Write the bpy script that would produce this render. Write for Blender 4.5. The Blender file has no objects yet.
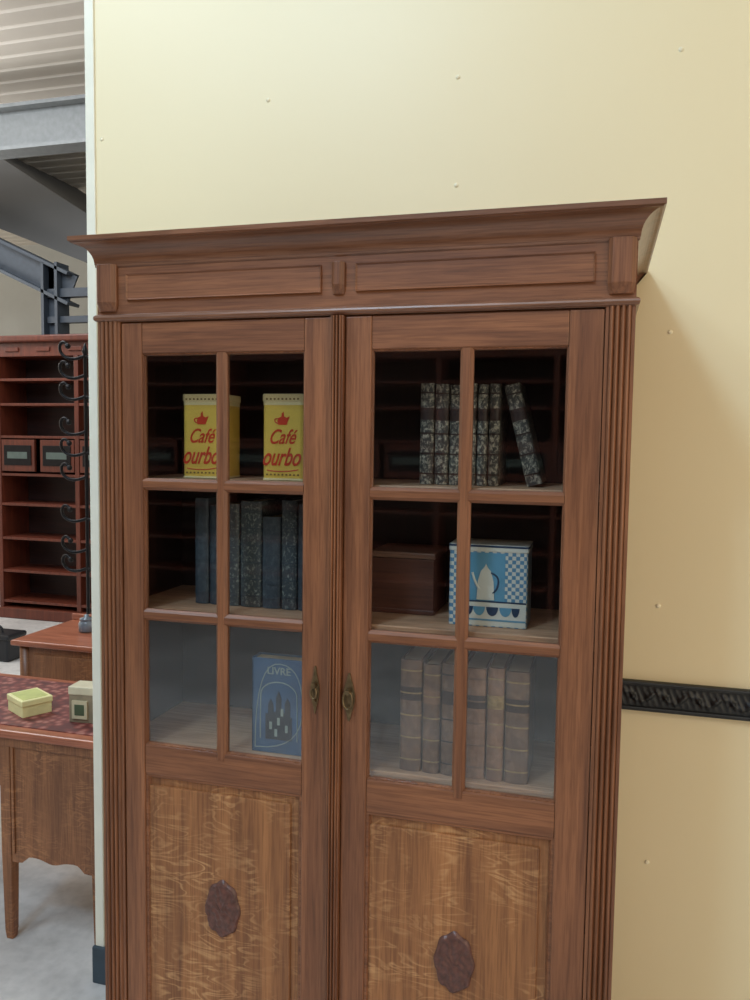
import bpy, bmesh, math, random
from mathutils import Vector, Matrix
random.seed(4)
sc = bpy.context.scene
sc.view_settings.view_transform = 'Standard'

def lin(c):
    return tuple(((v/255)/12.92 if v/255 <= .04045 else ((v/255+.055)/1.055)**2.4) for v in c) + (1,)

# ---------------------------------------------------------------- materials
def new_mat(name):
    m = bpy.data.materials.new(name); m.use_nodes = True
    nt = m.node_tree
    return m, nt, nt.nodes['Principled BSDF']

def ramp(nt, fac, stops):
    r = nt.nodes.new('ShaderNodeValToRGB')
    els = r.color_ramp.elements
    while len(els) < len(stops): els.new(.5)
    for e, (p, c) in zip(els, stops):
        e.position = p; e.color = c
    nt.links.new(fac, r.inputs['Fac'])
    return r.outputs['Color']

def noise(nt, scale=(1, 1, 1), detail=4, rough=.5, dist=0, rot=(0, 0, 0), s=1):
    tc = nt.nodes.new('ShaderNodeTexCoord'); mp = nt.nodes.new('ShaderNodeMapping')
    mp.inputs['Scale'].default_value = scale
    mp.inputs['Rotation'].default_value = rot
    n = nt.nodes.new('ShaderNodeTexNoise')
    n.inputs['Scale'].default_value = s
    n.inputs['Detail'].default_value = detail; n.inputs['Roughness'].default_value = rough
    n.inputs['Distortion'].default_value = dist
    nt.links.new(tc.outputs['Object'], mp.inputs['Vector']); nt.links.new(mp.outputs['Vector'], n.inputs['Vector'])
    return n.outputs['Fac']

def mix(nt, fac, a, b, mode='MIX'):
    m = nt.nodes.new('ShaderNodeMix'); m.data_type = 'RGBA'; m.blend_type = mode
    for sock, v in ((m.inputs[0], fac), (m.inputs[6], a), (m.inputs[7], b)):
        if hasattr(v, 'is_output'): nt.links.new(v, sock)
        else: sock.default_value = v
    return m.outputs[2]

def bump(nt, b, h, strength=.2, dist=.002):
    n = nt.nodes.new('ShaderNodeBump'); n.inputs['Strength'].default_value = strength
    n.inputs['Distance'].default_value = dist
    nt.links.new(h, n.inputs['Height']); nt.links.new(n.outputs['Normal'], b.inputs['Normal'])

def plain(name, c, rough=.5, metal=0, var=.12, nscale=20, coat=0):
    m, nt, b = new_mat(name)
    c = lin(c)
    d = tuple(v*(1-var) for v in c[:3])+(1,); l = tuple(min(1, v*(1+var)) for v in c[:3])+(1,)
    nt.links.new(ramp(nt, noise(nt, s=nscale), [(.3, d), (.7, l)]), b.inputs['Base Color'])
    b.inputs['Roughness'].default_value = rough; b.inputs['Metallic'].default_value = metal
    b.inputs['Coat Weight'].default_value = coat
    return m

def wood(name, dark, light, grain='Z', rough=.45, fleck=None, coat=.06, famt=.55):
    m, nt, b = new_mat(name)
    sc_ = {'Z': (28, 28, 1.6), 'X': (1.6, 28, 28), 'Y': (28, 1.6, 28)}[grain]
    fs = {'Z': (260, 260, 9), 'X': (9, 260, 260), 'Y': (260, 9, 260)}[grain]
    n1 = noise(nt, sc_, 6, .6, .6)
    mid = tuple((a+b_)/2 for a, b_ in zip(lin(dark), lin(light)))
    col = ramp(nt, n1, [(.25, lin(dark)), (.5, mid), (.75, lin(light))])
    n2 = noise(nt, fs, 3, .6)
    g = ramp(nt, n2, [(.38, (.62, .57, .53, 1)), (.55, (1, 1, 1, 1))])
    col = mix(nt, .75, col, g, 'MULTIPLY')
    if fleck:
        f1 = noise(nt, (9, 9, 34), 2, .45, 1.0, rot=(0, .42, 0))
        r1 = ramp(nt, f1, [(.395, (0, 0, 0, 1)), (.435, (.9, .9, .9, 1)), (.475, (0, 0, 0, 1)), (.55, (0, 0, 0, 1)), (.59, (1, 1, 1, 1)), (.635, (0, 0, 0, 1))])
        f2 = ramp(nt, noise(nt, (7, 7, 4), 3, .6), [(.42, (0, 0, 0, 1)), (.62, (famt, famt, famt, 1))])
        ff = mix(nt, 1, r1, f2, 'MULTIPLY')
        ff = mix(nt, .5, ff, g, 'MULTIPLY')
        col = mix(nt, ff, col, lin(fleck))
    n3 = ramp(nt, noise(nt, (2.5, 2.5, 2.5), 2), [(.3, (.82, .82, .82, 1)), (.7, (1, 1, 1, 1))])
    col = mix(nt, 1, col, n3, 'MULTIPLY')
    nt.links.new(col, b.inputs['Base Color'])
    b.inputs['Roughness'].default_value = rough
    b.inputs['Coat Weight'].default_value = coat; b.inputs['Coat Roughness'].default_value = .25
    bump(nt, b, n2, .25, .0006)
    return m

D, L = (98, 58, 38), (158, 103, 68)
W_V = wood('oak_vertical', D, L, 'Z')
W_H = wood('oak_horizontal', D, L, 'X')
W_C = wood('oak_cornice', (100, 66, 48), (148, 102, 76), 'X', rough=.30, coat=.35)
W_P = wood('oak_quartersawn', (116, 72, 42), (172, 116, 70), 'Z', fleck=(214, 166, 114), famt=.68)
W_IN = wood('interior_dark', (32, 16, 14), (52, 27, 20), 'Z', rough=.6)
W_SH = wood('shelf_wood', (186, 140, 106), (222, 180, 144), 'X', rough=.5)
W_CARV = plain('carved_dark', (88, 54, 46), .45, var=.35, nscale=90, coat=.2)
W_FAR = wood('far_mahogany', (82, 36, 24), (122, 58, 38), 'Z')
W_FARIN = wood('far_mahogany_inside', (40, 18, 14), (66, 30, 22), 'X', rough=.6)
W_DESK = wood('desk_wood', (108, 66, 42), (158, 104, 66), 'Z', fleck=(190, 132, 86))
W_DESKT = wood('desk_top_red', (150, 84, 60), (192, 120, 90), 'X', rough=.3)
BRASS = plain('aged_brass', (118, 100, 74), .35, .85, .3, 80)
IRON = plain('black_iron', (30, 28, 30), .4, .6)
STEEL = plain('painted_steel', (122, 126, 128), .5)
STEELD = plain('dark_steel', (58, 66, 76), .5)
TRIM = plain('white_trim', (230, 226, 208), .5, var=.03)
BASEM = plain('slate_baseboard', (52, 66, 76), .5)
BLACK = plain('black_plastic', (22, 24, 30), .4)

m, nt, b = new_mat('yellow_wall_paint')
n = noise(nt, (.6, .6, .6), 3)
col = ramp(nt, n, [(.3, lin((230, 214, 174))), (.7, lin((234, 220, 183)))])
nt.links.new(col, b.inputs['Base Color']); b.inputs['Roughness'].default_value = .45
bump(nt, b, noise(nt, (6, 6, 2), 2), .12, .01)
WALL = m
FARWALL = plain('far_wall_paint', (205, 208, 205), .7, var=.04, nscale=2)
DARKP = plain('dark_roof_panel', (92, 92, 92), .7, var=.05, nscale=2)
m, nt, b = new_mat('concrete_floor')
c1 = ramp(nt, noise(nt, s=2.2, detail=8, rough=.6), [(.3, lin((176, 172, 168))), (.7, lin((220, 216, 212)))])
c2 = ramp(nt, noise(nt, s=26, detail=4), [(.3, (.86, .86, .86, 1)), (.6, (1, 1, 1, 1))])
nt.links.new(mix(nt, 1, c1, c2, 'MULTIPLY'), b.inputs['Base Color']); b.inputs['Roughness'].default_value = .45
FLOOR = m
CEIL = plain('corrugated_ceiling', (220, 214, 205), .5, var=.03, nscale=2)

# glass: thin sheet, weak symmetric (Schlick) reflection on each face
m = bpy.data.materials.new('cabinet_glass'); m.use_nodes = True; nt = m.node_tree
for n_ in list(nt.nodes): nt.nodes.remove(n_)
o = nt.nodes.new('ShaderNodeOutputMaterial'); mx = nt.nodes.new('ShaderNodeMixShader')
t = nt.nodes.new('ShaderNodeBsdfTransparent'); t.inputs[0].default_value = (.95, .965, .97, 1)
g = nt.nodes.new('ShaderNodeBsdfGlossy'); g.inputs['Roughness'].default_value = .03
g.inputs[0].default_value = (.88, .94, 1, 1)
lw = nt.nodes.new('ShaderNodeLayerWeight'); lw.inputs['Blend'].default_value = .5
pw = nt.nodes.new('ShaderNodeMath'); pw.operation = 'POWER'; pw.inputs[1].default_value = 4
ma = nt.nodes.new('ShaderNodeMath'); ma.operation = 'MULTIPLY_ADD'; ma.inputs[1].default_value = .8; ma.inputs[2].default_value = .07
nt.links.new(lw.outputs['Facing'], pw.inputs[0]); nt.links.new(pw.outputs[0], ma.inputs[0]); nt.links.new(ma.outputs[0], mx.inputs[0])
nt.links.new(t.outputs[0], mx.inputs[1]); nt.links.new(g.outputs[0], mx.inputs[2]); nt.links.new(mx.outputs[0], o.inputs[0])
GLASS = m

# ---------------------------------------------------------------- geometry helpers
def empty(name):
    e = bpy.data.objects.new(name, None); sc.collection.objects.link(e); return e

def mesh(name, verts, faces, mat=None, parent=None, smooth=False):
    me = bpy.data.meshes.new(name); me.from_pydata([tuple(v) for v in verts], [], faces)
    bm = bmesh.new(); bm.from_mesh(me); bmesh.ops.recalc_face_normals(bm, faces=bm.faces); bm.to_mesh(me); bm.free()
    if smooth:
        for p in me.polygons: p.use_smooth = True
    ob = bpy.data.objects.new(name, me); sc.collection.objects.link(ob)
    if mat: me.materials.append(mat)
    if parent: ob.parent = parent
    return ob

def bev(ob, w, seg=2):
    if w:
        md = ob.modifiers.new('bevel', 'BEVEL'); md.width = w; md.segments = seg; md.limit_method = 'ANGLE'
    return ob

def box(name, x0, x1, y0, y1, z0, z1, mat, parent=None, bw=0, rz=0):
    v = [(x, y, z) for x in (x0, x1) for y in (y0, y1) for z in (z0, z1)]
    if rz:
        cx, cy = (x0+x1)/2, (y0+y1)/2; c, s = math.cos(rz), math.sin(rz)
        v = [(cx+(x-cx)*c-(y-cy)*s, cy+(x-cx)*s+(y-cy)*c, z) for x, y, z in v]
    f = [(0, 1, 3, 2), (4, 6, 7, 5), (0, 4, 5, 1), (2, 3, 7, 6), (0, 2, 6, 4), (1, 5, 7, 3)]
    return bev(mesh(name, v, f, mat, parent), bw)

def extrude(name, pts, axis, a0, a1, mat, parent=None, smooth=False, bw=0):
    def mk(p, a):
        return {'Z': (p[0], p[1], a), 'Y': (p[0], a, p[1]), 'X': (a, p[0], p[1])}[axis]
    n = len(pts)
    v = [mk(p, a0) for p in pts]+[mk(p, a1) for p in pts]
    f = [tuple(range(n)), tuple(range(n, 2*n))]+[(i, (i+1) % n, n+(i+1) % n, n+i) for i in range(n)]
    return bev(mesh(name, v, f, mat, parent, False), bw)

def tube(name, pts, r, mat, parent=None, cyc=False, res=3):
    cu = bpy.data.curves.new(name, 'CURVE'); cu.dimensions = '3D'; cu.bevel_depth = r; cu.bevel_resolution = res
    cu.use_fill_caps = True
    s = cu.splines.new('NURBS'); s.points.add(len(pts)-1)
    for p, q in zip(s.points, pts): p.co = (*q, 1)
    s.use_endpoint_u = not cyc; s.use_cyclic_u = cyc; s.order_u = 3; s.resolution_u = 6
    ob = bpy.data.objects.new(name, cu); sc.collection.objects.link(ob)
    dg = bpy.context.evaluated_depsgraph_get()
    me = bpy.data.meshes.new_from_object(ob.evaluated_get(dg))
    bpy.data.objects.remove(ob)
    ob = bpy.data.objects.new(name, me); sc.collection.objects.link(ob)
    me.materials.clear(); me.materials.append(mat)
    for p in me.polygons: p.use_smooth = True
    if parent: ob.parent = parent
    return ob

def lathe(name, prof, cx, cy, mat, parent=None, n=24):
    v = []; f = []
    for r, z in prof:
        for i in range(n):
            a = 2*math.pi*i/n; v.append((cx+r*math.cos(a), cy+r*math.sin(a), z))
    for j in range(len(prof)-1):
        for i in range(n):
            f.append((j*n+i, j*n+(i+1) % n, (j+1)*n+(i+1) % n, (j+1)*n+i))
    f.append(tuple(range(n))); f.append(tuple(range((len(prof)-1)*n, len(prof)*n)))
    return mesh(name, v, f, mat, parent, True)

def text(name, body, x, y, z, size, mat, parent, sx=1, shear=.3, off=.0012, align='CENTER'):
    cu = bpy.data.curves.new(name, 'FONT'); cu.body = body; cu.size = size; cu.shear = shear
    cu.offset = off; cu.extrude = .0004; cu.align_x = align
    ob = bpy.data.objects.new(name, cu); sc.collection.objects.link(ob)
    dg = bpy.context.evaluated_depsgraph_get()
    me = bpy.data.meshes.new_from_object(ob.evaluated_get(dg))
    bpy.data.objects.remove(ob)
    me.transform(Matrix.Translation((x, y, z)) @ Matrix.Rotation(math.pi/2, 4, 'X') @ Matrix.Diagonal((sx, 1, 1, 1)))
    ob = bpy.data.objects.new(name, me); sc.collection.objects.link(ob)
    me.materials.clear(); me.materials.append(mat); ob.parent = parent
    return ob

# ================================================================ CABINET
XL, XR = -1.031, .055
YB = .497
cab = empty('oak_bookcase')
box('side_left', XL+.004, XL+.026, .012, YB, .0, 2.015, W_V, cab)
box('side_right', XR-.026, XR-.004, .012, YB, .0, 2.015, W_V, cab)
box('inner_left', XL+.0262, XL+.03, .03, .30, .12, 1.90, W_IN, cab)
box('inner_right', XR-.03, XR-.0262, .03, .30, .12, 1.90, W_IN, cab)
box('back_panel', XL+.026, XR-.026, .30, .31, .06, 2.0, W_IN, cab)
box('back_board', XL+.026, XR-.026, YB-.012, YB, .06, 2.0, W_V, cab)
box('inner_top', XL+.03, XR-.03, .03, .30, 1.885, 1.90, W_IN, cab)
box('cabinet_floor', XL+.03, XR-.03, .03, .30, .10, .12, W_SH, cab)
box('plinth', XL-.012, XR+.012, -.014, YB, 0, .10, W_H, cab, .006)
for i, z in enumerate((1.565, 1.285, .985, .55)):
    box(f'shelf_{i+1}', XL+.03, XR-.03, .03, .30, z-.02, z, W_SH, cab, .002)
box('frieze', XL, XR, 0, .03, 1.905, 2.02, W_H, cab)
def raised_panel(nm, x0, x1, z0, z1, y, d, mat, inset=.007):
    v = [(x0, y, z0), (x1, y, z0), (x1, y, z1), (x0, y, z1),
         (x0, y-d, z0), (x1, y-d, z0), (x1, y-d, z1), (x0, y-d, z1),
         (x0+inset, y-d*.4, z0+inset), (x1-inset, y-d*.4, z0+inset), (x1-inset, y-d*.4, z1-inset), (x0+inset, y-d*.4, z1-inset)]
    f = [(0, 1, 5, 4), (1, 2, 6, 5), (2, 3, 7, 6), (3, 0, 4, 7), (4, 5, 9, 8), (5, 6, 10, 9), (6, 7, 11, 10), (7, 4, 8, 11), (8, 9, 10, 11)]
    return mesh(nm, v, f, mat, cab)
raised_panel('frieze_panel_left', -.96, -.530, 1.939, 1.991, 0, .0055, W_H, .003)
raised_panel('frieze_panel_right', -.460, -.017, 1.939, 1.991, 0, .0055, W_H, .003)
def block(nm, x0, x1, z0, z1, d):
    m_ = .008
    prof = [(x0, 0), (x0, -.006), (x0+m_, -d), (x1-m_, -d), (x1, -.006), (x1, 0)]
    n = len(prof)
    v = [(x, y, z1) for x, y in prof]+[(x, y, z0+.018) for x, y in prof]+[(x0+(x-x0)*.86+(x1-x0)*.07, min(0, y*.35), z0) for x, y in prof]
    f = [tuple(range(n)), tuple(range(2*n, 3*n))]
    for k in (0, 1):
        f += [(k*n+i, k*n+(i+1) % n, (k+1)*n+(i+1) % n, (k+1)*n+i) for i in range(n)]
    return bev(mesh(nm, v, f, W_V, cab), .002)
block('block_left', XL+.002, XL+.050, 1.916, 2.012, .016)
block('block_right', XR-.050, XR-.002, 1.916, 2.012, .016)
block('block_centre', -.508, -.481, 1.934, 1.995, .014)

def sweep(nm, prof, mat, yb, smooth=False):
    v = []; n = len(prof)
    for k in range(4):
        for o_, z in prof:
            v.append([(XL-o_, yb, z), (XL-o_, -o_, z), (XR+o_, -o_, z), (XR+o_, yb, z)][k])
    f = []
    for k in range(3):
        for i in range(n-1):
            f.append((k*n+i, k*n+i+1, (k+1)*n+i+1, (k+1)*n+i))
    f.append((n-1, 2*n-1, 3*n-1, 4*n-1)); f.append((0, n, 2*n, 3*n))
    f.append(tuple(range(n))); f.append(tuple(range(3*n, 4*n)))
    return mesh(nm, v, f, mat, cab)
prof = [(0, 2.006), (.003, 2.009), (.003, 2.013)]
for i in range(11):
    t_ = i/10*math.pi/2
    prof.append((.004+.034*(1-math.cos(t_)), 2.014+.040*math.sin(t_)))
prof += [(.038, 2.055), (.042, 2.057), (.042, 2.066)]
sweep('cornice', prof, W_C, .525)
mp_ = [(0, 1.895)]+[(.001+.006*math.sin(a*math.pi/6), 1.903-.007*math.cos(a*math.pi/6)) for a in range(7)]+[(0, 1.911)]
sweep('frieze_moulding', mp_, W_C, YB)
box('top_rail_behind', XL+.005, XR-.005, .014, .03, 1.885, 1.906, W_H, cab)

def reeded(nm, x0, x1, z0, z1, n, d, yb, ybase, mat, flat=.006):
    pts = [(x0, yb), (x0, ybase), (x0+flat, ybase)]
    w = (x1-x0-2*flat)/n
    for k in range(n):
        for i in range(0, 9):
            a = i/8*math.pi
            pts.append((x0+flat+k*w+w*(i/8), ybase+d*.4-d*math.sin(a) if i not in (0, 8) else ybase+d*.4))
    pts += [(x1-flat, ybase), (x1, ybase), (x1, yb)]
    return extrude(nm, pts, 'Z', z0, z1, mat, cab)
reeded('pilaster_left', XL, -.978, .10, 1.896, 4, .007, .03, 0, W_V)
reeded('pilaster_right', .004, XR, .10, 1.896, 4, .007, .03, 0, W_V)
reeded('centre_astragal', -.508, -.482, .13, 1.893, 3, .006, .014, -.009, W_V, .003)

ZB, ZT = .13, 1.892
PZ0 = .30
def bead_frame(nm, x0, x1, z0, z1, w, y0, y1, mat):
    P = [(x0, x1, z0, z1, y0), (x0+w*.5, x1-w*.5, z0+w*.5, z1-w*.5, y0+.0), (x0+w, x1-w, z0+w, z1-w, y1)]
    v = []; f = []
    for a, b_, c, d, y in P:
        v += [(a, y, c), (b_, y, c), (b_, y, d), (a, y, d)]
    for k in range(len(P)-1):
        for i in range(4):
            f.append((k*4+i, k*4+(i+1) % 4, (k+1)*4+(i+1) % 4, (k+1)*4+i))
    return mesh(nm, v, f, mat, cab)
def door(tag, x0, x1, gx0, gx1, oval, g0, g1, crosses, ptop):
    y0, y1 = .002, .026
    box(f'{tag}_stile_outer', x0, gx0, y0, y1, ZB, ZT, W_V, cab, .0025)
    box(f'{tag}_stile_inner', gx1, x1, y0, y1, ZB, ZT, W_V, cab, .0025)
    box(f'{tag}_rail_top', gx0, gx1, y0+.001, y1, g1, ZT, W_H, cab, .0025)
    box(f'{tag}_rail_lock', gx0, gx1, y0+.001, y1, ptop, g0, W_H, cab, .003)
    box(f'{tag}_rail_bottom', gx0, gx1, y0+.001, y1, ZB, PZ0, W_H, cab, .0025)
    mx_ = (gx0+gx1)/2
    mw = .0125
    def sec(c, k=0):
        return [(c-mw, y1-.008), (c-mw, y0+.006), (c-mw*.5, y0-.001+k), (c+mw*.5, y0-.001+k), (c+mw, y0+.006), (c+mw, y1-.008)]
    extrude(f'{tag}_muntin_upright', sec(mx_), 'Z', g0-.014, g1, W_V, cab)
    for i, zc in enumerate(crosses):
        s2 = [(y, z) for z, y in sec(zc, .0008)]
        extrude(f'{tag}_muntin_cross_{i}', s2, 'X', gx0, mx_-mw*.4, W_H, cab)
        extrude(f'{tag}_muntin_cross_{i}b', s2, 'X', mx_+mw*.4, gx1, W_H, cab)
    bead_frame(f'{tag}_glass_bead', gx0, gx1, g0, g1, .004, y0+.004, y0+.012, W_V)
    box(f'{tag}_glass', gx0-.001, gx1+.001, .0120, .0145, g0-.001, g1+.001, GLASS, cab)
    box(f'{tag}_panel', gx0, gx1, .014, .022, PZ0, ptop, W_P, cab)
    bead_frame(f'{tag}_panel_mould', gx0, gx1, PZ0, ptop, .010, y0+.004, .0145, W_H)
    s_ = .026
    box(f'{tag}_panel_field', gx0+.006, gx1-s_, .009, .015, PZ0+s_, ptop-s_, W_P, cab, .003)
    ox, oz = oval; v = []; f = []; NR, NA = 16, 72
    v.append((ox, .009-.010, oz))
    for r in range(1, NR+1):
        for a in range(NA):
            th = 2*math.pi*a/NA; rr = r/NR
            sc2 = 1+.04*math.cos(8*th)*rr
            X_, Z_ = rr*math.cos(th), rr*math.sin(th)
            h = .004+.005*(1-rr**3)+.0022*math.sin(X_*13+2*math.sin(Z_*7))*math.sin(Z_*15+1.5*math.cos(X_*8))
            if rr > .82: h += .0016*math.sin((rr-.82)/.18*math.pi)
            if r == NR: h = 0
            v.append((ox+.040*rr*sc2*math.cos(th), .009-h, oz+.062*rr*sc2*math.sin(th)))
    for a in range(NA): f.append((0, 1+a, 1+(a+1) % NA))
    for r in range(NR-1):
        for a in range(NA):
            f.append((1+r*NA+a, 1+r*NA+(a+1) % NA, 1+(r+1)*NA+(a+1) % NA, 1+(r+1)*NA+a))
    mesh(f'{tag}_carved_oval', v, f, W_CARV, cab, True)
door('door_left', -.976, -.509, -.928, -.566, (-.7456, .647), .990, 1.828, (1.555, 1.275), .924)
door('door_right', -.481, .003, -.428, -.058, (-.244, .624), .976, 1.828, (1.550, 1.266), .908)

def handle(tag, x, z, ring):
    pts = []
    for i in range(40):
        a = 2*math.pi*i/40
        w = .0075*(1+.28*math.cos(4*a)) if not ring else .0105*(1+.22*math.cos(4*a))
        pts.append((x+w*math.cos(a)*1.0, z+.046*math.sin(a)*(1-.08*math.cos(6*a))))
    extrude(f'{tag}_plate', pts, 'Y', -.001, .003, BRASS, cab, bw=.0008)
    tube(f'{tag}_boss', [(x, -.001, z+.012), (x, -.014, z+.012)], .005, BRASS, cab)
    R = .008 if not ring else .0125
    c = z-.004
    tube(f'{tag}_drop', [(x+R*.8*math.cos(a*math.pi/5), -.010, c+R*1.5*math.sin(a*math.pi/5)) for a in range(10)], .0022, BRASS, cab, cyc=True)
    tube(f'{tag}_key', [(x, -.001, z-.022), (x, -.009, z-.022)], .004, BRASS, cab)
handle('handle_left', -.537, 1.149, False)
handle('handle_right', -.465, 1.141, True)

# ================================================================ CONTENTS
def band_mat(name, base, tint, sscale, lo, hi, rough=.5):
    m, nt, b = new_mat(name)
    f = ramp(nt, noise(nt, (sscale, sscale, sscale*.8), 5, .65, .4), [(lo, (0, 0, 0, 1)), (hi, (1, 1, 1, 1))])
    c = mix(nt, f, lin(base), lin(tint))
    nt.links.new(c, b.inputs['Base Color']); b.inputs['Roughness'].default_value = rough
    return m
MARB = band_mat('marbled_spines', (60, 58, 54), (176, 168, 148), 150, .48, .64)
LEA1 = band_mat('brown_leather', (92, 66, 50), (126, 94, 72), 60, .4, .7)
LEA2 = band_mat('tan_leather', (114, 80, 60), (144, 108, 84), 60, .4, .7)
SLATE = band_mat('slate_cloth', (56, 66, 74), (84, 96, 100), 90, .45, .75)
SLATE2 = band_mat('slate_pattern', (62, 72, 76), (138, 144, 136), 160, .52, .66)
GOLD = plain('faded_gilt', (150, 124, 84), .4, .3, .3, 120)
DKLAB = plain('dark_label', (50, 32, 26), .5)
PAGE = plain('page_block', (190, 176, 146), .8)

def book(par, nm, x0, w, z0, h, y0, dep, mat, lean=0, ribs=5, label=None, ribmat=None):
    pts = []
    for i in range(9):
        a = math.pi*i/8
        pts.append((x0+w/2-w/2*math.cos(a), y0+.008-.008*math.sin(a)))
    cover = pts+[(x0+w, y0+dep), (x0+w-.003, y0+dep), (x0+w-.003, y0+.010), (x0+.003, y0+.010), (x0+.003, y0+dep), (x0, y0+dep)]
    obs = [extrude(nm+'_cover', cover, 'Z', z0, z0+h, mat, par)]
    obs.append(box(nm+'_pages', x0+.003, x0+w-.003, y0+.010, y0+dep-.004, z0+.004, z0+h-.004, PAGE, par))
    for k in range(ribs):
        zz = z0+h*(.1+.8*k/max(1, ribs-1))
        rp = [(px, py-.0012) for px, py in pts]+[(x0+w, y0+.010), (x0, y0+.010)]
        obs.append(extrude(f'{nm}_rib{k}', rp, 'Z', zz, zz+.003, ribmat or mat, par))
    if label:
        lp = [(px, py-.0007) for px, py in pts]+[(x0+w, y0+.010), (x0, y0+.010)]
        obs.append(extrude(nm+'_label', lp, 'Z', z0+h*.64, z0+h*.76, label, par))
    if lean:
        c, s = math.cos(lean), math.sin(lean)
        for o_ in obs:
            for v in o_.data.vertices:
                dx, dz = v.co.x-x0, v.co.z-z0
                v.co.x = x0+dx*c-dz*s; v.co.z = z0+dx*s+dz*c
    return obs

r1 = empty('book_row')
xs = [-.353, -.322, -.292, -.263, -.236, -.213, -.189]
for i in range(6):
    book(r1, f'book_{i}', xs[i]+.0008, xs[i+1]-xs[i]-.0022, 1.566, .200+[.004, .002, 0, .003, .001, .002][i], .10, .14, MARB, label=DKLAB, ribmat=DKLAB)
book(r1, 'book_leaning', -.135, .031, 1.566, .203, .10, .14, MARB, lean=math.radians(14), label=DKLAB, ribmat=DKLAB)
r2 = empty('book_row')
bx = [-.862, -.826, -.790, -.752, -.700, -.655, -.617, -.583]
for i in range(7):
    book(r2, f'book_{i}', bx[i]+.0008, bx[i+1]-bx[i]-.0022, 1.286, [.235, .22, .225, .232, .2, .236, .23][i], .10, .15, [SLATE, SLATE, SLATE2, SLATE2, SLATE, SLATE2, SLATE][i], ribs=6, ribmat=SLATE)
r3 = empty('book_row')
cx = [-.373, -.326, -.288, -.243, -.197, -.161, -.112]
for i in range(6):
    book(r3, f'book_{i}', cx[i]+.0010, cx[i+1]-cx[i]-.0026, .986, [.228, .222, .226, .222, .226, .222][i], .045, .15, [LEA1, LEA1, LEA1, LEA2, LEA2, LEA1][i], label=[DKLAB, LEA2, DKLAB, DKLAB, GOLD, DKLAB][i], ribmat=[GOLD, GOLD, DKLAB, LEA1, GOLD, GOLD][i])

YEL = plain('yellow_tin_paint', (222, 186, 84), .35, var=.05, nscale=8, coat=.2)
CREAM = plain('cream_band', (228, 212, 160), .4, var=.05)
RED = plain('red_print', (200, 62, 36), .4, var=.05)
TAUPE = plain('tin_dots', (120, 96, 48), .4)
def rrect(x0, x1, y0, y1, r, n=5):
    p = []
    for cx_, cy_, a0 in ((x1-r, y1-r, 0), (x0+r, y1-r, 90), (x0+r, y0+r, 180), (x1-r, y0+r, 270)):
        for i in range(n+1):
            a = math.radians(a0+90*i/n); p.append((cx_+r*math.cos(a), cy_+r*math.sin(a)))
    return p
def coffee_tin(x0, x1, y0):
    e = empty('coffee_tin'); z = 1.566; dp = .098
    extrude('body', rrect(x0, x1, y0, y0+dp, .012), 'Z', z, z+.162, YEL, e)
    extrude('lower_rim', rrect(x0-.001, x1+.001, y0-.001, y0+dp+.001, .012), 'Z', z, z+.004, CREAM, e)
    extrude('cream_band', rrect(x0-.0005, x1+.0005, y0-.0005, y0+dp+.0005, .012), 'Z', z+.160, z+.168, CREAM, e)
    extrude('lid', rrect(x0-.002, x1+.002, y0-.002, y0+dp+.002, .013), 'Z', z+.168, z+.184, CREAM, e, bw=.002)
    c = (x0+x1)/2
    for i in range(9):
        xx = x0+.012+(x1-x0-.024)*i/8
        box(f'dot_{i}', xx-.002, xx+.002, y0-.003, y0, z+.171, z+.1745, TAUPE, e)
        box(f'dotb_{i}', xx-.002, xx+.002, y0-.001, y0+.001, z+.010, z+.0135, TAUPE, e)
    pot = [(-.010, 0), (-.012, .008), (-.009, .015), (-.003, .017), (-.002, .024), (.002, .028), (.003, .018), (.009, .015), (.016, .018), (.012, .008), (.009, 0)]
    extrude('emblem_pot', [(c+px, z+.118+pz) for px, pz in pot], 'Y', y0-.0012, y0+.001, RED, e)
    tube('emblem_handle', [(c-.010, y0-.0005, z+.131), (c-.018, y0-.0005, z+.132), (c-.018, y0-.0005, z+.123), (c-.011, y0-.0005, z+.121)], .0012, RED, e)
    text('label_top', 'Café', c-.003, y0-.0008, z+.078, .044, RED, e, sx=.74, shear=.5, off=.0004)
    text('label_low', 'ourbo', c-.005, y0-.0008, z+.032, .054, RED, e, sx=.64, shear=.5, off=.0007)
    tube('underline', [(c-.036, y0, z+.021), (c, y0, z+.015), (c+.036, y0, z+.023)], .0012, RED, e)
coffee_tin(-.889, -.792, .10)
coffee_tin(-.698, -.603, .10)

BLU = plain('tin_blue', (92, 146, 174), .35, var=.1, coat=.3)
WHT = plain('tin_white', (204, 206, 196), .35, var=.04, coat=.3)
NAVY = plain('tin_navy', (36, 60, 88), .4)
tb = empty('decorated_biscuit_tin')
tx0, tx1, ty, tz0, tz1 = -.282, -.126, .08, 1.286, 1.450
m, nt, b = new_mat('tin_chequer')
tc = nt.nodes.new('ShaderNodeTexCoord'); ck = nt.nodes.new('ShaderNodeTexChecker'); ck.inputs['Scale'].default_value = 130
mpn = nt.nodes.new('ShaderNodeMapping'); mpn.inputs['Location'].default_value = (.0031, .0033, .0017)
nt.links.new(tc.outputs['Object'], mpn.inputs[0]); nt.links.new(mpn.outputs[0], ck.inputs[0])
ck.inputs[1].default_value = lin((204, 206, 196)); ck.inputs[2].default_value = lin((86, 134, 166))
nt.links.new(ck.outputs[0], b.inputs['Base Color']); b.inputs['Roughness'].default_value = .35
CHK = m
extrude('tin_body', rrect(tx0, tx1, ty, ty+.10, .006), 'Z', tz0, tz1-.014, CHK, tb)
extrude('tin_lid', rrect(tx0-.0015, tx1+.0015, ty-.0015, ty+.1015, .007), 'Z', tz1-.014, tz1, WHT, tb, bw=.002)
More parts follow.
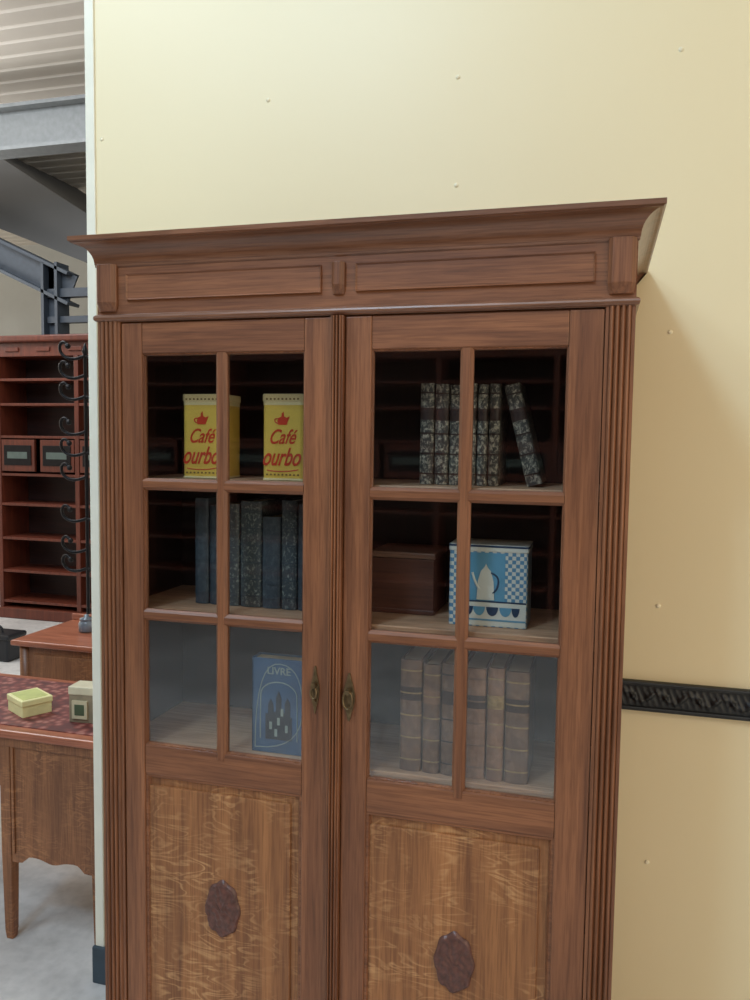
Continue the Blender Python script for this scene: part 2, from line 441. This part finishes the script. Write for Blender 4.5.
extrude('lid_line', rrect(tx0-.002, tx1+.002, ty-.002, ty+.102, .007), 'Z', tz1-.005, tz1-.001, NAVY, tb)
box('picture', tx0+.040, tx1-.044, ty-.0008, ty+.002, tz0+.048, tz1-.016, BLU, tb)
box('lower_band', tx0+.034, tx1-.002, ty-.0010, ty+.002, tz0+.002, tz0+.052, WHT, tb)
pc = (tx0+tx1)/2-.004
pot = [(-.016, 0), (-.014, .03), (-.009, .046), (-.003, .052), (0, .058), (.003, .052), (.009, .046), (.014, .03), (.016, 0)]
extrude('print_pot', [(pc+a*1.1, tz0+.054+c*1.25) for a, c in pot], 'Y', ty-.002, ty, WHT, tb)
tube('print_spout', [(pc-.012, ty-.001, tz0+.075), (pc-.022, ty-.001, tz0+.088), (pc-.027, ty-.001, tz0+.108)], .0025, WHT, tb)
tube('print_handle', [(pc+.010, ty-.001, tz0+.108), (pc+.026, ty-.001, tz0+.104), (pc+.024, ty-.001, tz0+.075), (pc+.014, ty-.001, tz0+.068)], .0018, NAVY, tb)
for i, (cx_, w_) in enumerate(((-.034, .010), (-.012, .012), (.014, .012), (.040, .012), (.060, .008))):
    pts = [(pc+cx_+w_*math.cos(math.pi+math.pi*k/10), tz0+.040+.018*math.sin(math.pi+math.pi*k/10)) for k in range(11)]
    extrude(f'print_cup_{i}', pts, 'Y', ty-.0018, ty, [NAVY, BLU, NAVY, BLU, NAVY][i], tb)
box('print_line', tx0+.034, tx1-.002, ty-.0016, ty, tz0+.012, tz0+.0155, BLU, tb)
box('print_line_2', tx0+.034, tx1-.002, ty-.0016, ty, tz0+.049, tz0+.052, NAVY, tb)

wb = empty('wooden_box')
WB = wood('box_wood', (80, 46, 36), (114, 70, 52), 'X', rough=.5)
WBT = wood('box_lid_wood', (130, 94, 76), (160, 122, 100), 'X', rough=.4)
box('box_body', -.462, -.326, .145, .285, 1.286, 1.404, WB, wb, .002)
box('box_lid', -.465, -.323, .142, .288, 1.405, 1.418, WBT, wb, .003)
box('box_foot', -.464, -.324, .143, .287, 1.286, 1.296, WB, wb, .002)

BCOV = plain('blue_cover', (54, 86, 118), .45, var=.15, nscale=30)
BLIT = plain('cover_line', (140, 152, 142), .5)
BDK = plain('cover_black', (28, 34, 44), .5)
bb = empty('blue_pictorial_book')
bx0, bx1, by, bz0, bz1 = -.698, -.574, .05, .986, 1.190
box('cover_front', bx0, bx1, by, by+.004, bz0, bz1, BCOV, bb, .001)
box('cover_back', bx0, bx1, by+.040, by+.044, bz0, bz1, BCOV, bb, .001)
box('spine', bx0, bx0+.004, by, by+.044, bz0, bz1, BCOV, bb, .001)
box('pages', bx0+.004, bx1-.004, by+.004, by+.040, bz0+.004, bz1-.004, PAGE, bb)
c = (bx0+bx1)/2
arch = [(c-.042, by-.0005, bz0+.03)]+[(c-.042*math.cos(math.pi*k/8), by-.0005, bz0+.125+.030*math.sin(math.pi*k/8)) for k in range(9)]+[(c+.042, by-.0005, bz0+.03)]
tube('cover_arch', arch, .0012, BLIT, bb)
tube('cover_border', [(bx0+.008, by-.0004, bz0+.010), (bx0+.008, by-.0004, bz1-.010), (bx1-.008, by-.0004, bz1-.010), (bx1-.008, by-.0004, bz0+.010), (bx0+.008, by-.0004, bz0+.010)], .0010, BLIT, bb)
fig = [(-.030, .03), (-.030, .085), (-.024, .085), (-.024, .105), (-.018, .118), (-.012, .105), (-.012, .09), (-.006, .09), (-.006, .12), (0, .136), (.006, .12), (.006, .09), (.014, .09), (.014, .11), (.020, .122), (.026, .11), (.026, .08), (.030, .08), (.030, .03)]
extrude('cover_figure', [(c+a, bz0+z_) for a, z_ in fig], 'Y', by-.0012, by, BDK, bb)
for i, (fx, fz) in enumerate(((-.018, .06), (0, .07), (.018, .055), (-.006, .045), (.008, .09))):
    box(f'cover_detail_{i}', c+fx-.003, c+fx+.003, by-.002, by-.001, bz0+fz-.008, bz0+fz+.008, BLIT, bb)
text('cover_title', 'LIVRE', c, by-.0008, bz1-.033, .022, BLIT, bb, shear=0, off=.0002)

# ================================================================ ROOM
WX0 = -1.425; WY = .53
box('wall_partition', WX0+.004, 4.0, WY, WY+.07, 0, 4.0, WALL)
box('trim_1', WX0, WX0+.030, WY-.006, WY+.076, 0, 4.0, TRIM, None, .003)
box('baseboard_partition', WX0-.006, 4.0, WY-.016, WY-.0005, 0, .115, BASEM, None, .004)
box('floor', -12, 6, -8, 10, -.05, 0, FLOOR)
pts = []; y = -8.0
while y < 10:
    pts += [(y, 4.8), (y+.10, 4.8), (y+.12, 4.787), (y+.18, 4.787)]
    y += .20
pts += [(10, 4.8), (10, 4.85), (-8, 4.85)]
extrude('ceiling', pts, 'X', -12, 6, CEIL)
box('wall_far', -12, 6, 9.9, 10, 0, 4.8, FARWALL)
box('wall_behind', -12, 6, -8, -7.9, 0, 4.8, plain('grey_paint', (120, 118, 114), .7, var=.04, nscale=2))
dr = empty('trim_2')
dx0, dx1, dz0, dz1 = .062, 3.0, 1.006, 1.079
DM = plain('black_dado', (30, 32, 34), .42)
box('dado_board', dx0, dx1, WY-.012, WY-.0005, dz0, dz1, DM, dr)
box('dado_bead_top', dx0, dx1, WY-.019, WY-.006, dz1-.011, dz1, DM, dr, .004)
box('dado_bead_low', dx0, dx1, WY-.019, WY-.006, dz0, dz0+.011, DM, dr, .004)
NX, NZ = 620, 14; v = []; f = []
for i in range(NX+1):
    for j in range(NZ+1):
        x = dx0+(1.4)*i/NX; tt = j/NZ; ph = (x-dx0)/.075*2*math.pi
        cz = .5+.22*math.sin(ph)
        h = .007*math.exp(-((tt-cz)/.12)**2)+.006*math.exp(-((tt-(1-cz))/.10)**2)*max(0, math.cos(ph*2))+.002*math.sin(ph*5+tt*9)
        v.append((x, WY-.0125-max(0, h)*math.sin(math.pi*tt)**.5 if 0 < tt < 1 else WY-.0125, dz0+.011+(dz1-dz0-.022)*tt))
for i in range(NX):
    for j in range(NZ):
        a = i*(NZ+1)+j; f.append((a, a+1, a+NZ+2, a+NZ+1))
mesh('dado_carving', v, f, DM, dr, True)
scw = empty('wall_screw_caps')
CAPM = plain('cap_cream', (232, 222, 192), .5, var=.03)
for i, (x, z) in enumerate([(-.871, 2.547), (-.365, 2.553), (-.364, 2.292), (.1525, 2.56), (.153, 1.918), (.15, 1.264), (.1475, .622), (-1.375, 2.49), (.66, 2.56), (.66, 1.918), (.66, 1.264)]):
    v = []; f = []; n = 12
    v.append((x, WY-.003, z))
    for rr, hh in ((.003, .0027), (.005, .0018), (.006, 0)):
        for k in range(n):
            a = 2*math.pi*k/n; v.append((x+rr*math.cos(a), WY-hh, z+rr*math.sin(a)))
    for k in range(n): f.append((0, 1+k, 1+(k+1) % n))
    for q in range(2):
        for k in range(n): f.append((1+q*n+k, 1+q*n+(k+1) % n, 1+(q+1)*n+(k+1) % n, 1+(q+1)*n+k))
    mesh(f'cap_{i}', v, f, CAPM, scw, True)

LABC = plain('drawer_card', (84, 96, 90), .5)
def shelving(name, x0, x1, yf, s, h=2.55, cols=2):
    e = empty(name); d = .38
    def bx_(nm, a, b_, y0, y1, z0, z1, m_, bw=0):
        ya, yb = sorted((yf+s*y0, yf+s*y1)); return box(nm, a, b_, ya, yb, z0, z1, m_, e, bw)
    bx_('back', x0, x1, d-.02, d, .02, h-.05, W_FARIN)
    bx_('plinth', x0-.02, x1+.02, -.02, d, 0, .10, W_FAR, .01)
    bx_('cornice', x0-.04, x1+.04, -.05, d, h-.06, h, W_FAR, .015)
    bx_('frieze', x0, x1, 0, d-.02, h-.18, h-.06, W_FAR)
    for k in range(5):
        zc = x0+(x1-x0)*(k+.5)/5
        bx_(f'frieze_carving_{k}', zc-.07, zc+.07, -.012, 0, h-.14, h-.10, W_FAR, .01)
    w = (x1-x0)/cols
    for k in range(cols+1):
        xc = x0+w*k; bx_(f'upright_{k}', xc-.022, xc+.022, 0, d-.02, .10, h-.18, W_FAR, .004)
    for zz in (2.17, 1.95, 1.66, 1.32, 1.05, .74, .44, .16):
        bx_(f'shelf_{zz}', x0, x1, .005, d-.02, zz-.018, zz+.006, W_FAR, .003)
    nd = cols*2
    for k in range(nd):
        a = x0+(x1-x0)*k/nd+.03; b_ = x0+(x1-x0)*(k+1)/nd-.03
        bx_(f'drawer_{k}', a, b_, .0, .03, 1.345, 1.63, W_FAR, .004)
        bx_(f'drawer_label_{k}', a+.03, b_-.03, -.008, .0, 1.40, 1.58, IRON, .004)
        bx_(f'drawer_card_{k}', a+.07, b_-.07, -.010, -.007, 1.46, 1.52, LABC)
    return e
shelving('pigeonhole_shelving', -5.24, -3.6, 4.6, 1)
shelving('pigeonhole_shelving', -6.2, 1.6, -5.2, -1, cols=8)  # unseen shelving added behind the camera for dark reflections in the glass

hs = empty('iron_hat_stand')
hx, hy = -2.835, 2.5
lathe('base', [(.20, 0), (.20, .015), (.10, .035), (.03, .07), (.012, .1)], hx, hy, IRON, hs)
lathe('pole', [(.010, .08), (.010, 2.12), (.018, 2.14), (.010, 2.17), (.003, 2.19)], hx, hy, IRON, hs, 12)
for i, z in enumerate((2.15, 2.04, 1.92, 1.72, 1.60, 1.46, 1.22, 1.04, .93)):
    for sgn in ((-1, 1) if i % 2 == 0 else (-1,)):
        sx = sgn*.13
        p = [(hx, hy, z-.03), (hx+sx*.5, hy-.01, z-.06), (hx+sx*1.05, hy-.03, z-.03), (hx+sx*1.1, hy-.04, z+.03), (hx+sx*.8, hy-.04, z+.05), (hx+sx*.65, hy-.04, z+.02)]
        tube(f'hook_{i}_{sgn}', p, .009, IRON, hs)
        bm = bmesh.new(); bmesh.ops.create_uvsphere(bm, u_segments=10, v_segments=8, radius=.016)
        bmesh.ops.translate(bm, verts=bm.verts, vec=p[-1]); me = bpy.data.meshes.new('knob'); bm.to_mesh(me); bm.free()
        me.materials.append(IRON); ob = bpy.data.objects.new(f'knob_{i}_{sgn}', me); sc.collection.objects.link(ob); ob.parent = hs

dk = empty('writing_desk')
m, nt, b = new_mat('red_patterned_top')
vo = nt.nodes.new('ShaderNodeTexVoronoi'); vo.inputs['Scale'].default_value = 34
tc = nt.nodes.new('ShaderNodeTexCoord'); nt.links.new(tc.outputs['Object'], vo.inputs['Vector'])
cc = ramp(nt, vo.outputs['Distance'], [(.2, lin((158, 104, 92))), (.45, lin((120, 56, 50))), (.7, lin((88, 42, 40)))])
nt.links.new(cc, b.inputs['Base Color']); b.inputs['Roughness'].default_value = .55
REDTOP = m
a0, a1, b0, b1 = -2.50, -1.462, .615, 1.12
box('top', a0-.02, a1+.012, b0-.012, b1+.01, .685, .712, W_DESKT, dk, .006)
box('top_inlay', a0+.02, a1-.03, b0+.03, b1-.03, .7115, .7145, REDTOP, dk)
box('apron_back', a0, a1, b1-.03, b1-.01, .36, .685, W_DESK, dk)
box('apron_side', a1-.022, a1-.002, b0+.03, b1-.03, .34, .685, W_DESK, dk)
def apron(nm, x0, x1, zt, zb, rise):
    p = [(x0, zt), (x1, zt)]
    N = 24
    for k in range(N+1):
        t_ = 1-k/N; xx = x0+(x1-x0)*t_
        e_ = min(t_, 1-t_)
        zz = zb+rise*(0 if e_ < .12 else (math.sin(min(1, (e_-.12)/.12)*math.pi/2) if e_ < .24 else 1-.55*math.exp(-((t_-.5)/.12)**2)))
        p.append((xx, zz))
    return extrude(nm, p, 'Y', b0+.004, b0+.026, W_DESK, dk)
apron('apron_front_right', -1.80, -1.49, .685, .270, .025)
apron('apron_front_left', -2.47, -1.84, .685, .52, .03)
box('apron_rail', a0, a1, b0-.002, b0+.006, .655, .685, W_DESK, dk, .002)
box('panel_bead_l', -1.795, -1.785, b0-.002, b0+.005, .30, .655, W_DESK, dk, .002)
for i, (lx, ly) in enumerate(((-2.48, b0+.02), (-1.82, b0+.02), (-1.482, b0+.02), (-2.48, b1-.03), (-1.82, b1-.03), (-1.482, b1-.03))):
    v = []
    for z, r in ((0, .012), (.03, .015), (.30, .019), (.685, .020)):
        v += [(lx-r, ly-r, z), (lx+r, ly-r, z), (lx+r, ly+r, z), (lx-r, ly+r, z)]
    f = [(0, 1, 2, 3), (12, 13, 14, 15)]+[(k*4+q, k*4+(q+1) % 4, (k+1)*4+(q+1) % 4, (k+1)*4+q) for k in range(3) for q in range(4)]
    bev(mesh(f'leg_{i}', v, f, W_DESK, dk), .003)
CB = plain('pale_yellow_card', (226, 220, 160), .5, var=.08)
CB2 = plain('green_label', (190, 194, 120), .5)
kb = empty('small_card_box')
box('tray', -1.912, -1.792, .730, .830, .7145, .756, CB, kb, .002, rz=-.5)
box('lid', -1.915, -1.789, .727, .833, .751, .772, CB, kb, .003, rz=-.5)
box('lid_label', -1.902, -1.802, .738, .822, .772, .7732, CB2, kb, 0, rz=-.5)
TK = plain('taupe_box', (138, 124, 100), .5, var=.2)
kt = empty('vintage_tin_box')
box('body', -1.66, -1.57, .73, .80, .7145, .81, TK, kt, .003, rz=.1)
box('lid', -1.662, -1.568, .728, .802, .807, .835, plain('cream_lid', (206, 196, 166), .5), kt, .004, rz=.1)
box('label', -1.642, -1.588, .7225, .735, .73, .79, plain('cream_label', (190, 178, 146), .5), kt, 0, rz=.1)
box('label_print', -1.632, -1.598, .7215, .734, .742, .778, plain('green_dark_label', (70, 84, 60), .5), kt, 0, rz=.1)

d2 = empty('side_table')
box('top', -2.47, -1.75, 1.42, 1.86, .735, .76, W_DESKT, d2, .006)
box('tray_rim', -2.47, -1.75, 1.85, 1.87, .76, .79, W_DESKT, d2, .004)
box('apron_front', -2.43, -1.79, 1.45, 1.47, .50, .735, W_DESK, d2)
box('apron_left', -2.43, -2.41, 1.46, 1.82, .50, .735, W_DESK, d2)
box('drawer_front', -2.37, -1.85, 1.442, 1.452, .55, .70, W_DESK, d2, .005)
for i, (lx, ly) in enumerate(((-2.42, 1.46), (-1.80, 1.46), (-2.42, 1.82), (-1.80, 1.82))):
    lathe(f'leg_{i}', [(.014, 0), (.02, .05), (.016, .1), (.022, .4), (.026, .5), (.026, .735)], lx, ly, W_DESK, d2, 14)
gj = empty('glass_jar')
GJ = plain('smoky_glass', (110, 120, 130), .12, var=.2, coat=.5)
lathe('jar_body', [(.028, .761), (.036, .766), (.036, .80), (.03, .812), (.028, .815)], -2.25, 1.66, GJ, gj)
lathe('jar_stopper', [(.03, .814), (.03, .824), (.010, .83), (.012, .838), (.004, .842)], -2.25, 1.66, GJ, gj)
bc = empty('black_carrying_case')
box('case_body', -4.5, -4.12, 3.35, 3.55, 0, .17, BLACK, bc, .02)
box('case_lid', -4.505, -4.115, 3.345, 3.555, .16, .20, BLACK, bc, .015)
tube('case_handle', [(-4.38, 3.44, .195), (-4.38, 3.44, .25), (-4.24, 3.44, .25), (-4.24, 3.44, .195)], .009, BLACK, bc)

sb = empty('steel_roof_beam')
box('web', -11, 4, 4.50, 4.52, 4.12, 4.44, STEEL, sb)
box('flange_low', -11, 4, 4.41, 4.61, 4.09, 4.12, STEEL, sb)
box('flange_top', -11, 4, 4.41, 4.61, 4.44, 4.47, STEEL, sb)
extrude('roof_slope_panel', [(-7.6, 5.50), (-4.95, 3.87), (-4.0, 3.30), (-4.0, 2.90), (-4.96, 3.39), (-7.6, 4.40)], 'Y', 5.5, 7.5, DARKP)
rf = empty('steel_rafter')
def slant(nm, x0, z0, x1, z1, w, y0, y1, m_):
    d = Vector((x1-x0, z1-z0)).normalized(); n_ = Vector((-d.y, d.x))*w/2
    extrude(nm, [(x0+n_.x, z0+n_.y), (x1+n_.x, z1+n_.y), (x1-n_.x, z1-n_.y), (x0-n_.x, z0-n_.y)], 'Y', y0, y1, m_, rf)
slant('web', -6.4, 3.75, -4.85, 3.05, .26, 5.16, 5.18, STEELD)
slant('flange_top', -6.4, 3.89, -4.85, 3.19, .03, 5.08, 5.26, STEELD)
slant('flange_low', -6.4, 3.61, -4.85, 2.91, .03, 5.08, 5.26, STEELD)
box('column_web', -5.12, -4.98, 5.16, 5.18, 0, 3.30, STEELD, rf)
box('column_flange_l', -5.14, -5.11, 5.08, 5.26, 0, 3.30, STEELD, rf)
box('column_flange_r', -4.99, -4.96, 5.08, 5.26, 0, 3.30, STEELD, rf)
box('cross_tie', -5.1, -3.5, 5.12, 5.2, 2.98, 3.06, STEELD, rf)
box('cross_tie_low', -5.1, -3.5, 5.12, 5.2, 2.74, 2.80, STEELD, rf)

# ================================================================ LIGHT
def area(nm, loc, target, sx, sy, power, col):
    l = bpy.data.lights.new(nm, 'AREA'); l.shape = 'RECTANGLE'; l.size = sx; l.size_y = sy; l.energy = power; l.color = col
    ob = bpy.data.objects.new(nm, l); sc.collection.objects.link(ob); ob.location = loc
    ob.rotation_euler = (Vector(target)-Vector(loc)).to_track_quat('-Z', 'Y').to_euler()
    return ob
area('skylight_main', (-1.45, -2.6, 4.7), (-.3, .3, 1.5), .6, .7, 108, (.50, .76, 1))
area('skylight_right', (3.2, -2.0, 3.6), (.1, .5, 1.4), 1.5, 1.5, 20, (1, .78, .46))
area('fill_right', (3.4, -3.6, 1.5), (-.4, .1, 1.2), 2.2, 1.8, 38, (1, .84, .60))  # unseen fill light added to brighten the cabinet contents; not a window
area('background_fill', (-5, 2.4, 4.6), (-5, 3.2, 0), 3, 2, 150, (.95, .98, 1))  # area light added for the background room; not a known skylight
area('ceiling_fill_far', (-7.0, 4.0, 3.0), (-6, 4.2, 4.8), 1.5, 1.5, 60, (1, .98, .94))  # fill added out of frame, aimed up to lift the far ceiling
area('fill_near_desk', (-2.6, -1.4, 4.4), (-2.2, .5, 0), 1, 1, 55, (.70, .86, 1))  # fill added to brighten the floor by the desk; not a skylight
area('skylight_behind', (-.5, -4.6, 4.7), (-.5, -4.2, 0), 4, 2, 80, (.92, .96, 1))
w = bpy.data.worlds.new('world'); sc.world = w; w.use_nodes = True
bg = w.node_tree.nodes['Background']; bg.inputs[0].default_value = (1, .90, .76, 1); bg.inputs[1].default_value = 1.0

# ================================================================ CAMERA
cam = bpy.data.cameras.new('camera'); co = bpy.data.objects.new('camera', cam); sc.collection.objects.link(co)
Xa = Vector((.96320, -.03194, .26684)); Za = Vector((.01312, .99732, .07206)); Ya = Za.cross(Xa)
M = Matrix((Xa, Ya, Za))
co.rotation_mode = 'QUATERNION'; co.rotation_quaternion = M.to_quaternion()
co.location = (0, -1.5, 1.65)
cam.sensor_fit = 'VERTICAL'; cam.sensor_height = 36; cam.lens = 28.87; cam.clip_start = .05
sc.camera = co
